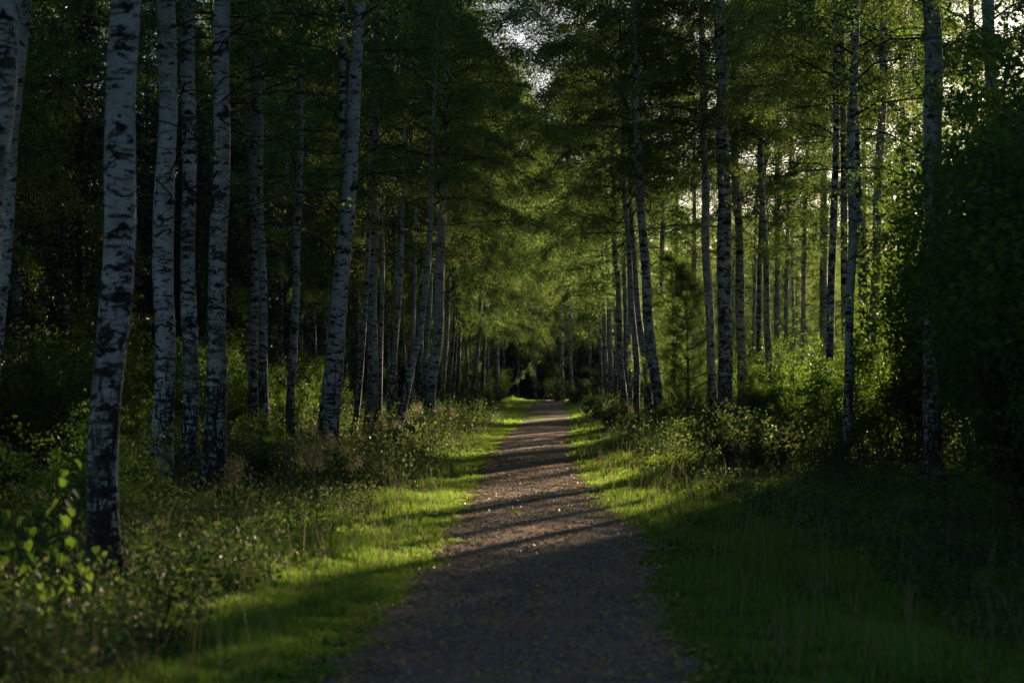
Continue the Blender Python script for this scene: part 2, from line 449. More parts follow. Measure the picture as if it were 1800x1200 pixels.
# ------------------------------------------------------------------ gravel stones and fallen leaves (stuff)
def on_path(n, ylo, yhi, p=1.6, over=.05):
    y = ylo + (yhi - ylo) * RNG.random(n) ** p
    a, b = edge(y, -1) - over, edge(y, 1) + over
    x = a + (b - a) * RNG.random(n)
    u = (x - a) / (b - a)
    z = zg(x, y) + .022 + .02 * (1 - (2 * u - 1) ** 2)
    return np.stack([x, y, z], 1)
P = on_path(45000, 9, 60)
s = .004 + .018 * RNG.random(len(P)) ** 3
O = np.array([[1, 0, 0], [0, 1, 0], [-1, 0, 0], [0, -1, 0], [0, 0, .7], [0, 0, -.7]])
jit = 1 + .5 * (RNG.random((len(P), 6, 3)) - .5)
V = (P[:, None] + O[None] * jit * s[:, None, None]).reshape(-1, 3)
T = np.array([[0, 1, 4], [1, 2, 4], [2, 3, 4], [3, 0, 4], [1, 0, 5], [2, 1, 5], [3, 2, 5], [0, 3, 5]])
tag(link("gravel", mesh_np("gravel", V, (np.arange(len(P))[:, None, None] * 6 + T[None]).reshape(-1, 3), M_STONE)), "loose small stones scattered over the path", "gravel", kind="stuff")
P = np.concatenate([on_path(9000, 9, 45, 1.4, .25), on_path(2500, 40, 120, 1.2, .3)])
q_ = on_path(9000, 9, 60, 1.3, .2); a_, b_ = edge(q_[:, 1], -1), edge(q_[:, 1], 1); u_ = (q_[:, 0] - a_) / (b_ - a_)
P = np.concatenate([P, q_[(u_ < .13) | (u_ > .89)]])
# more leaves gather near the edges
P[:, 2] += .008
V, Qf = leaves(P, .022 + .026 * RNG.random(len(P)), RNG, .75, flat=.9)
tag(link("fallen_leaves", mesh_np("fallen_leaves", V, Qf, M_LITTER)), "yellow and brown fallen birch leaves scattered on the path", "fallen leaves", kind="stuff")

# ------------------------------------------------------------------ crowns (shared meshes)
def birch_crown(seed, H, R, nb=46, ntw=15, nl=78, leaf=.043, droop=1.0):
    """origin = crown base on trunk axis, z up to H"""
    rng = np.random.default_rng(seed); tb = Tubes(); LC = []
    for b in range(nb):
        t = (b + rng.random()) / nb
        z0 = H * (t ** .9) * .96
        az = b * 2.399 + rng.normal() * .3
        Lb = R * (1.0 - .78 * t ** 1.4) * (.75 + .4 * rng.random()) * (.8 + .2 * min(1, t * 6))
        rise = .75 + .5 * t + .2 * rng.normal()
        s = np.linspace(0, 1, 8)
        wob = np.cumsum(rng.normal(size=(8, 3)) * .05 * Lb / 2, axis=0); wob[0] = 0
        r = Lb * s
        pz = z0 + Lb * (rise * s * .8 - droop * .55 * s ** 2.3)
        pts = np.stack([np.cos(az) * r, np.sin(az) * r, pz], 1) + wob
        tb.add(pts, np.linspace(.018 * (1 - .6 * t) + .005, .003, 8), 5)
        for k in range(ntw):
            q = .22 + .78 * rng.random() ** .8
            i = min(int(q * 7), 6); f = q * 7 - i
            p0 = pts[i] * (1 - f) + pts[i + 1] * f
            a2 = az + rng.normal() * 1.1
            tl = (.45 + .75 * rng.random()) * (.7 + .25 * R / 2.5)
            dirn = np.array([math.cos(a2) * .75, math.sin(a2) * .75, .15 - .35 * rng.random()])
            s3 = np.linspace(0, 1, 4)[:, None]
            tp = p0 + dirn * tl * s3 + np.array([0, 0, -.75 * tl * droop]) * s3 ** 2
            tb.add(tp, np.linspace(.006, .0025, 4), 3)
            m = int(nl * (.6 + .8 * rng.random()))
            tt = rng.random(m)[:, None]
            c = p0 + dirn * tl * tt + np.array([0, 0, -.75 * tl * droop]) * tt ** 2 + rng.normal(size=(m, 3)) * np.array([.075, .075, .09])
            LC.append(c)
    C = np.concatenate(LC)
    V, Qf = leaves(C, leaf * (.7 + .6 * rng.random(len(C))), rng, .8)
    return mesh_np("birch_crown", V, Qf, M_BIRCHLEAF), tb.mesh("birch_branches", M_TWIG)

CROWNS = [birch_crown(s, H, R) for s, H, R in ((1, 11, 2.7), (2, 12, 3.1), (3, 10, 2.5), (4, 12.5, 2.9))]
CROWNH = [11, 12, 10, 12.5]
LOWCROWNS = [birch_crown(20, 14, 3.0, 54, 16, 62, .055), birch_crown(21, 13, 2.6, 50, 16, 58, .055)]
LOWH = [14, 13]

# bare lower side branches for the near trunks
def side_branches(seed, z0, z1, n, Lm):
    rng = np.random.default_rng(seed); tb = Tubes(); LC = []
    for b in range(n):
        z = z0 + (z1 - z0) * (b + rng.random()) / n
        az = rng.random() * 2 * math.pi; Lb = Lm * (.5 + .7 * rng.random())
        s = np.linspace(0, 1, 9)
        wob = np.cumsum(rng.normal(size=(9, 3)) * .06, axis=0); wob[0] = 0
        pts = np.stack([np.cos(az) * Lb * s, np.sin(az) * Lb * s, z + Lb * (.55 * s - .5 * s ** 2)], 1) + wob
        tb.add(pts, np.linspace(.015, .003, 9), 5)
        for k in range(7):
            i = rng.integers(2, 8); a2 = az + rng.normal() * .8; tl = .4 + .8 * rng.random()
            s3 = np.linspace(0, 1, 4)[:, None]
            dirn = np.array([math.cos(a2), math.sin(a2), .1])
            tb.add(pts[i] + dirn * tl * s3 + np.array([0, 0, -.35 * tl]) * s3 ** 2, np.linspace(.007, .0025, 4), 3)
            m = rng.integers(0, 14); tt = rng.random(m)[:, None]
            LC.append(pts[i] + dirn * tl * tt + np.array([0, 0, -.35 * tl]) * tt ** 2 + rng.normal(size=(m, 3)) * .08)
    C = np.concatenate(LC)
    V, Qf = leaves(C, .045 * (.7 + .6 * rng.random(len(C))), rng, .8)
    return tb.mesh("side_branches", M_TWIG), mesh_np("side_foliage", V, Qf, M_BIRCHLEAF)
SIDES = [side_branches(50 + i, 0, 5, 13, 2.2) for i in range(3)]

def trunk_mesh(axis, rad, sides, seed, name="trunk"):
    """axis (k,3) from base upward, local coords"""
    rng = np.random.default_rng(seed)
    k = len(axis)
    th = np.arange(sides + 1) * 2 * math.pi / sides + math.pi / 2
    z = axis[:, 2]
    V = np.empty((k, sides + 1, 3)); U = np.empty((k, sides + 1, 2))
    for i in range(k):
        rr = rad[i] * (1 + .035 * np.sin(2 * th + z[i] * 1.1 + seed) + .03 * np.sin(3 * th - z[i] * 2.3) + .022 * math.sin(z[i] * 5 + seed) + .03 * math.sin(z[i] * 2.1 + seed * 3))
        fl = math.exp(-max(z[i], 0) / .22)
        rr = rr * (1 + .55 * fl * (1 + .5 * np.sin(5 * th + seed)))
        V[i, :, 0] = axis[i, 0] + rr * np.cos(th); V[i, :, 1] = axis[i, 1] + rr * np.sin(th); V[i, :, 2] = z[i]
        U[i, :, 0] = np.arange(sides + 1) / sides * 2 * math.pi * rad[max(1, k // 4)]; U[i, :, 1] = z[i]
    s1 = sides + 1
    a = np.arange(k - 1)[:, None] * s1; j = np.arange(sides)[None]
    Q = np.stack([a + j, a + j + 1, a + s1 + j + 1, a + s1 + j], -1).reshape(-1, 4)
    return mesh_np(name, V.reshape(-1, 3), Q, M_BARK, uv=U.reshape(-1, 2), smooth=True)

NT = [0]
def birch(pts, by, label, hb=6.5, H=18, crown=None, cs=1.0, sides=14, sidebr=False, d=None, group="birches lining the path", cat="birch tree", low=False, bandy=None, fork=None):
    """pts: (px, py, width_px) read on the photo, top to bottom; by: row of the foot"""
    NT[0] += 1; seed = NT[0]; rng = np.random.default_rng(seed + 900)
    d = d or dist_of(by)
    pts = sorted(pts, key=lambda p: -p[1])
    wx = np.array([(p[0] - 900) * d / F for p in pts])
    wz = np.array([CAMH + (HOR - p[1]) * d / F for p in pts])
    wr = np.array([p[2] * d / F / 2 for p in pts])
    bx = float(np.interp(0, [0, 1], [wx[0], wx[0]]))
    # extrapolate the foot
    z0 = float(zg(wx[0], d))
    if len(pts) > 1 and wz[0] > z0:
        sl_ = (wx[1] - wx[0]) / (wz[1] - wz[0] + 1e-6)
        bx = wx[0] - sl_ * (wz[0] - z0) * .7
    root = link("birch_tree", None, loc=(bx, d, z0))
    tag(root, label, cat, group)
    zs = [0.] + [z - z0 for z in wz if z - z0 > .15]
    xsn = [0.] + [x_ - bx for x_, z in zip(wx, wz) if z - z0 > .15]
    rs = [wr[0] * 1.08] + [r for r, z in zip(wr, wz) if z - z0 > .15]
    ztop = zs[-1]
    # lean continues, damped, above the frame
    lean = (xsn[-1] - xsn[max(0, len(xsn) - 3)]) / (zs[-1] - zs[max(0, len(xsn) - 3)] + 1e-6)
    lean = max(-.10, min(.10, lean)) * .35
    hbx = max(hb, ztop + .05) if ztop > hb else hb
    zz = np.concatenate([np.arange(-.15, hbx, .22 if sides > 9 else .5), np.linspace(hbx, H, 9)])
    xx = np.interp(np.clip(zz, 0, None), zs, xsn)
    ab = zz > ztop
    xx[ab] = xsn[-1] + lean * (zz[ab] - ztop)
    ry = np.where(zz <= ztop, np.interp(np.clip(zz, 0, None), zs, rs), rs[-1] * np.clip((H + .5 - zz) / (H + .5 - ztop), .03, 1))
    if sides > 9:   # slight waviness
        xx += .018 * np.sin(zz * 1.7 + seed) * np.clip(zz, 0, 1)
    yy = .10 * np.sin(zz * .35 + seed) * np.clip(zz / 3, 0, 1)
    axis = np.stack([xx, yy, zz], 1)
    tk = link("trunk", trunk_mesh(axis, ry, sides, seed), root)
    tk.color = ((bandy if bandy is not None else rng.random() * .8), 0, 0, 1)
    if fork:
        f = sorted(fork, key=lambda p: -p[1])
        fx = np.array([(p[0] - 900) * d / F - bx for p in f]); fz = np.array([CAMH + (HOR - p[1]) * d / F - z0 for p in f]); fr = np.array([p[2] * d / F / 2 for p in f])
        fz2 = np.concatenate([np.arange(fz[0], fz[-1], .22), np.linspace(fz[-1], H - 1.5, 8)])
        fxx = np.interp(fz2, fz, fx); a2 = fz2 > fz[-1]
        fxx[a2] = fx[-1] - .06 * (fz2[a2] - fz[-1])
        frr = np.where(a2, fr[-1] * np.clip((H - fz2) / (H - fz[-1]), .05, 1), np.interp(fz2, fz, fr))
        link("trunk_fork", trunk_mesh(np.stack([fxx, np.full(len(fz2), .08), fz2], 1), frr, 12, seed + 5), root)
    # crown
    set_, hh = (LOWCROWNS, LOWH) if low else (CROWNS, CROWNH)
    ci = (seed if crown is None else crown) % len(set_)
    cb = hb * (.62 if low else .86)
    if d > 98: cs = cs * (1.42 if group == LB else 1.12); cb = 3.1 if group == LB else 3.6
    elif d > 55: cs = cs * 1.42; cb = hb + .7
    elif d > 38: cs = cs * 1.30; cb = hb * .95
    else: cs = cs * 1.05; cb = hb * .97
    sz = (H - cb) / hh[ci]
    cxp = float(np.interp(cb, zz, xx)); topx = xx[-1]
    tilt = math.atan2(topx - cxp, H - cb)
    if d > 45: tilt += .10 * (1 if bx < float(np.interp(d, ED, (EL + ER) / 2)) else -1)
    rz = rng.random() * 6.28
    me_l, me_b = set_[ci]
    # tilt about y after spinning about z  -> euler XYZ with y tilt applied outermost is awkward; use matrix
    from mathutils import Matrix
    M = Matrix.Translation((cxp, 0, cb)) @ Matrix.Rotation(tilt, 4, 'Y') @ Matrix.Rotation(rz, 4, 'Z') @ Matrix.Diagonal((cs, cs, sz, 1))
    for nm, me in (("crown", me_l), ("branches", me_b)):
        o = link(nm, me, root); o.matrix_local = M
    if sidebr:
        sb, sf = SIDES[seed % 3]
        M = Matrix.Translation((float(np.interp(3., zz, xx)), 0, 2.6 if sidebr is True else sidebr)) @ Matrix.Rotation(rz + 1, 4, 'Z')
        for nm, me in (("lower_branches", sb), ("lower_foliage", sf)):
            o = link(nm, me, root); o.matrix_local = M
    return root

# ---- left row, near to far (photo pixels)
LB = "birches lining the left side of the path"
RB = "birches lining the right side of the path"
birch([(12, -60, 66), (-6, 0, 64), (-12, 150, 64), (-26, 300, 64)], 1010, "big blurred birch trunk cut off by the left edge of the photo", group=LB, hb=7, d=15.5)
birch([(38, 0, 30), (22, 200, 29), (8, 400, 28), (-6, 560, 28)], 860, "slender birch leaning right, half cut off by the left edge", group=LB, hb=7.5, d=30)
birch([(226, 0, 50), (217, 150, 52), (211, 300, 54), (210, 400, 54), (204, 500, 55), (197, 600, 55), (190, 700, 56), (186, 800, 57), (185, 900, 58), (186, 1000, 60)], 1045, "thickest near birch on the left, white trunk with a sunlit right rim", group=LB, bandy=.6, hb=7.5, sides=20)
birch([(289, 0, 32), (291, 100, 34), (293, 200, 34), (290, 300, 35), (290, 400, 36), (288, 500, 35), (290, 600, 36), (290, 700, 37), (287, 800, 41), (288, 860, 44)], 885, "smooth pale birch just right of the thickest near trunk", group=LB, hb=7.5, sides=18, sidebr=3.5)
birch([(327, 0, 26), (328, 200, 26), (330, 400, 26), (334, 600, 27), (335, 800, 31)], 872, "grey birch squeezed between two whiter trunks, thin sunlit right edge", group=LB, hb=7.5, sides=16, sidebr=4.0)
birch([(388, 0, 27), (386, 200, 30), (382, 400, 32), (382, 500, 32), (381, 600, 33), (378, 700, 35), (376, 800, 40), (374, 860, 43)], 890, "white birch with black arrow-shaped scars, third white trunk from the left", group=LB, hb=7.5, sides=18, sidebr=3.6)
birch([(439, 0, 13), (442, 100, 14), (445, 300, 15), (446, 500, 16), (444, 700, 18)], 815, "dim dark-barked birch right of the scarred white birch", group=LB, hb=8, sidebr=4.5)
birch([(452, 0, 9), (455, 200, 11), (458, 400, 13), (462, 550, 15), (464, 700, 17), (466, 780, 19)], 818, "greyish slim birch with its foot beside the dim dark-barked birch", group=LB, hb=8, sides=12)
birch([(530, 0, 10), (528, 100, 11), (526, 300, 12), (521, 500, 13), (515, 600, 15), (511, 780, 18)], 808, "lone thin straight birch left of the forked birch", group=LB, hb=8.5, sidebr=5)
birch([(632, 0, 20), (626, 100, 22), (620, 200, 24), (615, 300, 25), (610, 400, 26), (600, 500, 28), (590, 600, 31), (582, 700, 36), (576, 800, 42)], 840, "forked birch with two stems and a rugged dark foot", group=LB, hb=8, sides=16, sidebr=4.5,
      fork=[(611, 330, 14), (602, 240, 14), (600, 100, 13), (603, 0, 12)])
birch([(662, 100, 15), (659, 200, 15), (657, 300, 15), (656, 400, 16), (655, 500, 17), (655, 600, 18), (654, 700, 21), (652, 770, 25)], 785, "upright birch with dark-banded bark standing right of the forked birch", group=LB, hb=7.5, sides=14, sidebr=4.5)
birch([(645, 480, 8), (638, 600, 9), (630, 700, 10), (620, 780, 11)], 790, "thin birch leaning behind the dark-banded upright birch", group=LB, hb=6, sides=9)
birch([(672, 500, 7), (669, 600, 8), (667, 720, 9)], 765, "brownish thin birch peeking out right of the dark-banded birch", group=LB, hb=6, sides=9)
birch([(706, 450, 8), (700, 520, 9), (695, 600, 10), (690, 660, 11), (682, 760, 12)], 775, "slim dark birch leaning right on the left side, mid distance", group=LB, hb=6, sides=10)
birch([(697, 500, 4), (696, 650, 5), (697, 730, 5)], 745, "very thin straight pole birch beside the slim dark leaning one", group=LB, hb=5.5, sides=8)
birch([(708, 500, 4), (710, 600, 5), (716, 680, 6)], 740, "thin pale birch bending left upward behind the strongly leaning trunk", group=LB, hb=5.5, sides=8)
birch([(752, 480, 11), (745, 540, 12), (735, 600, 13), (722, 640, 14), (712, 700, 15), (700, 760, 15), (694, 790, 15)], 800, "strongly leaning grey birch crossing in front of the other left trunks", group=LB, hb=5.5, H=12, sides=12)
birch([(729, 480, 6), (727, 560, 6), (724, 700, 7)], 745, "narrow birch half hidden behind the strongly leaning grey trunk", group=LB, hb=5.5, sides=8)
birch([(741, 500, 7), (740, 600, 8), (738, 700, 9)], 738, "pale banded birch left of the bright clean one, behind the leaning trunk", group=LB, hb=5.5, sides=9)
birch([(760, 420, 9), (757, 480, 10), (750, 600, 11), (747, 690, 12)], 742, "bright clean white birch just left of the stout dark-footed birch", group=LB, hb=5.5, sides=10)
birch([(784, 200, 12), (781, 300, 13), (776, 400, 15), (773, 500, 16), (769, 600, 18), (763, 650, 18), (757, 700, 19), (753, 750, 22)], 768, "stout dark-footed birch standing closest to the left verge, mid distance", group=LB, hb=7, sides=14, sidebr=4.3)
birch([(790, 480, 6), (785, 600, 8), (780, 650, 9), (776, 720, 10)], 728, "slim birch just right of the stout dark-footed birch", group=LB, hb=5, sides=9)
birch([(800, 500, 4), (797, 600, 5), (789, 690, 6)], 722, "left one of a close pair of thin far birches", group=LB, hb=5, sides=8)
birch([(805, 500, 4), (802, 600, 5), (796, 700, 6)], 719, "right one of a close pair of thin far birches", group=LB, hb=5, sides=8)
birch([(819, 560, 4), (821, 650, 5)], 716, "thin far birch alone in the green gap left of the tilted birch", group=LB, hb=5, sides=8)
birch([(846, 500, 6), (842, 580, 7), (838, 640, 8), (833, 690, 10)], 724, "tilted far birch with white upper trunk and black foot", group=LB, hb=5, sides=10)
birch([(854, 560, 6), (851, 620, 7), (847, 690, 8)], 716, "brownish far birch right behind the tilted birch", group=LB, hb=5, sides=9)
birch([(858, 560, 3.5), (858, 690, 4)], 711, "thread-thin far birch between tilted and bluish trunks", group=LB, hb=5, sides=7)
birch([(874, 560, 7), (873, 690, 8)], 712, "bluish white far birch, last of the left row", group=LB, hb=4.8, sides=9)
birch([(912, 560, 4), (911, 700, 4.5)], 704, "left one of two far birches before the dark end of the path", group=LB, hb=6, sides=8, d=146)
birch([(939, 560, 4), (941, 702, 4.5)], 704, "right one of two far birches before the dark end of the path", group=LB, hb=6, sides=8, d=143)
# ---- right row
birch([(986, 560, 5), (988, 650, 6.5)], 707, "farthest pale birch on the right, low by the far bushes", group=RB, hb=5, sides=8, d=131)
birch([(1002, 560, 5), (1004, 690, 6)], 709, "dim far birch half veiled by yellow-green foliage on the right", group=RB, hb=5, sides=8, d=125)
birch([(1053, 500, 5), (1055, 600, 6), (1058, 690, 6)], 716, "leftmost thin trunk of the right-hand birch cluster", group=RB, hb=5, sides=9)
birch([(1060, 480, 6), (1063, 590, 7), (1067, 690, 8)], 722, "second trunk from the left of the right-hand cluster, grey and banded", group=RB, hb=5, sides=9)
birch([(1068, 460, 7), (1071, 570, 8), (1074, 690, 10)], 726, "bright white far birch third in the right-hand cluster", group=RB, hb=5, sides=10)
birch([(1079, 480, 6), (1083, 570, 7), (1086, 680, 8)], 722, "slim white birch directly left of the brown-footed cluster trunk", group=RB, hb=5, sides=9)
birch([(1080, 400, 8), (1085, 480, 9), (1089, 580, 11), (1092, 650, 12), (1098, 740, 16)], 758, "brown-footed birch at the path side of the right-hand cluster", group=RB, hb=5.5, sides=12, sidebr=2.6)
birch([(1097, 450, 7), (1100, 560, 8), (1102, 700, 9)], 735, "grey birch just behind the brown-footed birch", group=RB, hb=5.5, sides=9)
birch([(1105, 480, 5), (1107, 590, 6), (1108, 690, 7)], 728, "thin bright white birch glimpsed in the middle of the right-hand cluster", group=RB, hb=5.5, sides=9)
birch([(1098, 350, 8), (1106, 450, 9), (1112, 560, 10), (1119, 650, 11), (1120, 750, 12)], 768, "tan birch bending left near the top in the right-hand cluster", group=RB, hb=5.5, sides=12)
birch([(1112, 420, 9), (1123, 560, 11), (1135, 650, 13), (1143, 740, 16)], 764, "tan leaning birch next to the big leaning birch", group=RB, hb=5.5, sides=12)
birch([(1120, 220, 12), (1124, 300, 14), (1129, 380, 15), (1133, 450, 16), (1140, 560, 18), (1149, 650, 18), (1158, 720, 20), (1168, 760, 23)], 775, "big birch leaning left with a black foot, rightmost of the cluster", group=RB, hb=6.5, sides=14, sidebr=3.5)
birch([(1163, 300, 7), (1165, 400, 8), (1163, 560, 9), (1160, 650, 10)], 745, "slim straight birch just right of the big leaning birch", group=RB, hb=6, sides=10)
birch([(1221, 400, 8), (1221, 500, 9), (1222, 640, 10)], 735, "pale birch standing alone behind the young pine", group=RB, hb=6, sides=9, d=84)
birch([(1236, 120, 12), (1238, 200, 13), (1240, 400, 14), (1249, 600, 15), (1253, 700, 17)], 772, "grey birch touching the left side of the thick banded birch", group=RB, hb=7, sides=14)
birch([(1268, 0, 20), (1270, 100, 21), (1271, 200, 22), (1272, 300, 23), (1273, 400, 24), (1274, 600, 25), (1276, 700, 28), (1277, 750, 34)], 775, "thickest birch on the right with heavy black bands and black foot", group=RB, bandy=1.0, hb=8, sides=18, sidebr=4.5)
birch([(1290, 0, 12), (1292, 100, 13), (1293, 200, 13), (1294, 300, 14), (1299, 400, 14), (1301, 500, 15), (1302, 600, 16), (1306, 740, 21)], 768, "white birch touching the right side of the thick banded birch", group=RB, hb=8, sides=14, sidebr=4.8)
birch([(1334, 100, 9), (1338, 270, 10), (1345, 400, 11), (1350, 600, 12), (1355, 740, 14)], 768, "thin grey birch standing apart, right of the three close right trunks", group=RB, hb=7.5, sides=12, sidebr=4)
birch([(1508, 0, 12), (1506, 100, 12), (1500, 200, 13), (1499, 300, 14), (1500, 400, 15), (1495, 600, 15), (1486, 780, 17)], 825, "slender birch at the left edge of the dark bushes", group=RB, hb=7.5, sides=14, sidebr=4)
birch([(1558, 0, 14), (1553, 150, 14), (1546, 350, 15), (1540, 470, 16)], 815, "dark birch between the slender and the pale blurred right birch", group=RB, hb=7.5, sides=12)
birch([(1637, 0, 30), (1640, 100, 31), (1643, 300, 32), (1642, 450, 32), (1640, 600, 30), (1640, 700, 30), (1639, 800, 32)], 862, "pale near birch rising out of the dark bushes on the right", group=RB, hb=7.5, sides=18, sidebr=4.2)
birch([(1741, -20, 22), (1742, 200, 22), (1744, 400, 24)], 850, "nearly black trunk far right behind the dark bushes", group=RB, hb=7, sides=12)
# backlit birches beyond the right row
BK = "backlit birches beyond the right row"
for px, w_, by, lab in ((1366, 9, 752, "dark backlit birch nearest behind the thin grey birch on the right"), (1381, 7, 745, "thin backlit trunk with bright leaves on both sides, left of the sky gap"),
                        (1396, 5, 738, "faint thread-like backlit stem at the left of the sky gap"), (1412, 8, 745, "straight backlit birch rising under the bright sky gap"),
                        (1448, 13, 752, "thick leaning backlit birch right of the bright sky gap"), (1520, 8, 745, "thin backlit birch right of the slender birch at the dark bushes"),
                        (1596, 11, 760, "dark backlit birch left of the pale near right birch"), (1325, 6, 738, "thin backlit birch seen between the white and the thin grey birch"),
                        (1190, 7, 732, "slim backlit birch above the young pine on the right")):
    r = random.Random(px); ln = r.uniform(-8, 12)
    birch([(px + ln, 250, w_ * .85), (px + ln * .4, 400, w_), (px, 600, w_ * 1.1), (px, 700, w_ * 1.2)], by, lab, group=BK, hb=6.5, sides=9, sidebr=3)

# ------------------------------------------------------------------ shared background birches
BT = []
for k in range(3):
    zz = np.concatenate([np.arange(-.2, 12, .6), np.linspace(12, 18, 6)])
    ax = np.stack([.05 * np.sin(zz * .6 + k * 2) * zz / 6 + .012 * zz * (k - 1), .05 * np.sin(zz * .5 + k), zz], 1)
    BT.append(trunk_mesh(ax, np.interp(zz, [0, 1, 12, 18], [.13, .11, .07, .015]), 9, 300 + k))
nb_ = [0]
def bg_birch(x, y, label, group, low=True, s=1.0, hb=None):
    nb_[0] += 1; k = nb_[0]; r = random.Random(k * 13)
    root = link("birch_tree", None, loc=(x, y, float(zg(x, y))), rot=(r.uniform(-.03, .03), r.uniform(-.03, .03), r.uniform(0, 6.28)))
    root.scale = (s, s, s)
    tag(root, label, "birch tree", group)
    link("trunk", BT[k % 3], root)
    set_, hh = (LOWCROWNS, LOWH) if low else (CROWNS, CROWNH)
    c = k % len(set_); hb = hb or (18 - hh[c])
    for nm, me in (("crown", set_[c][0]), ("branches", set_[c][1])):
        link(nm, me, root, loc=(0, 0, hb), rot=(0, 0, r.uniform(0, 6.28)), sc=(1, 1, (18.3 - hb) / hh[c]))
    return root

# spruces
def spruce_mesh(seed, H=18., R=3.0):
    rng = np.random.default_rng(seed); tb = Tubes(); LC = []; D = []
    zc = np.linspace(-.2, H, 14)
    tr = Tubes(); tr.add(np.stack([0 * zc, 0 * zc, zc], 1), np.linspace(.17, .012, 14), 9)
    z = .8
    while z < H - .3:
        Lr = R * (1 - z / H) ** .8 * (.85 + .3 * rng.random())
        for q in range(8):
            az = rng.random() * 6.28; Lb = Lr * (.7 + .4 * rng.random())
            s = np.linspace(0, 1, 5)
            pts = np.stack([np.cos(az) * Lb * s, np.sin(az) * Lb * s, z + Lb * (.1 * s - .45 * s ** 1.5 + .15 * s ** 3)], 1)
            tb.add(pts, np.linspace(.018, .004, 5), 3)
            m = int(75 * (Lb / R + .15))
            t = rng.random(m) ** .7
            side = (rng.random(m) - .5) * Lb * .55 * (1.1 - t)
            P = np.stack([np.interp(t, s, pts[:, i]) for i in range(3)], 1)
            P[:, 0] += -math.sin(az) * side; P[:, 1] += math.cos(az) * side; P[:, 2] -= np.abs(side) * .35 + rng.random(m) * .22
            LC.append(P)
        z += .34
    C = np.concatenate(LC)
    V, Qf = leaves(C, .20 * (.7 + .6 * rng.random(len(C))), rng, .28, flat=.2)
    return tr.mesh("spruce_trunk", M_DARKBARK), tb.mesh("spruce_branches", M_TWIG), mesh_np("spruce_crown", V, Qf, M_SPRUCE)
SP = [spruce_mesh(60), spruce_mesh(61, 16., 2.6)]
ns_ = [0]
def spruce(x, y, label, group, s=1.0):
    ns_[0] += 1; k = ns_[0]
    root = link("spruce_tree", None, loc=(x, y, float(zg(x, y)) - .1), rot=(0, 0, k * 1.7)); root.scale = (s, s, s)
    tag(root, label, "spruce tree", group)
    t, b, c = SP[k % 2]
    link("trunk", t, root); link("branches", b, root); link("crown", c, root)
    return root

# shrubs: multi stem, leafy
def shrub_mesh(seed, H, R, nstem, nleaf, leaf, flat=.2, base=.12):
    rng = np.random.default_rng(seed); tb = Tubes(); LC = []
    for i in range(nstem):
        az = rng.random() * 6.28; rr = R * rng.random() ** .6 * .95; h = H * (.55 + .45 * rng.random()) * (1 - .35 * (rr / R) ** 2)
        s = np.linspace(0, 1, 7)
        wob = np.cumsum(rng.normal(size=(7, 3)) * .02 * H / 2, axis=0); wob[0] = 0
        pts = np.stack([np.cos(az) * (R * .08 + rr * s ** 1.3), np.sin(az) * (R * .08 + rr * s ** 1.3), h * s], 1) + wob
        pts[0, 2] = -.05
        tb.add(pts, np.linspace(.006 + .005 * H, .002, 7), 4)
        for k in range(5 + int(H * 2.2)):
            q = base + (1 - base) * rng.random(); p0 = np.array([np.interp(q, s, pts[:, j]) for j in range(3)])
            a2 = rng.random() * 6.28; tl = (.10 + .16 * H ** .8) * (.5 + rng.random())
            dirn = np.array([math.cos(a2), math.sin(a2), .35 * rng.normal()])
            s3 = np.linspace(0, 1, 3)[:, None]
            tb.add(p0 + dirn * tl * s3, [.004, .003, .0015], 3)
            m = max(3, int(nleaf / nstem / (5 + int(H * 2.2))))
            tt = rng.random(m)[:, None]
            LC.append(p0 + dirn * tl * tt + rng.normal(size=(m, 3)) * (.03 + .018 * H))
    C = np.concatenate(LC); C = C[C[:, 2] > .02]
    V, Qf = leaves(C, leaf * (.6 + .8 * rng.random(len(C))), rng, .7, flat=flat)
    return tb.mesh("shrub_stems", M_TWIG), V, Qf
def shrub_set(seed, *a, mat=None, **k):
    st, V, Qf = shrub_mesh(seed, *a, **k)
    return st, mesh_np("shrub_foliage", V, Qf, mat)
SH_S = [shrub_set(70 + i, 1.0, .6, 14, 2600, .05, mat=M_HERB) for i in range(3)]          # 1 m tall
SH_M = [shrub_set(80 + i, 3.0, 1.3, 16, 9000, .065, mat=M_BUSHLEAF) for i in range(3)]     # 3 m tall
SH_L = [shrub_set(90 + i, 7.0, 2.1, 13, 17000, .085, mat=M_BUSHLEAF, base=.22) for i in range(3)]  # 7 m
nsh = [0]
def shrub(set_, x, y, label, cat, group=None, s=1.0, sz=None, name="leafy_shrub"):
    nsh[0] += 1; k = nsh[0]
    root = link(name, None, loc=(x, y, float(zg(x, y))), rot=(0, 0, k * 2.1)); root.scale = (s, s, sz or s)
    tag(root, label, cat, group)
    st, fo = set_[k % len(set_)]
    link("stems", st, root); link("foliage", fo, root)
    return root
def at(px, d): return (px - 900) * d / F

R = random.Random(5)
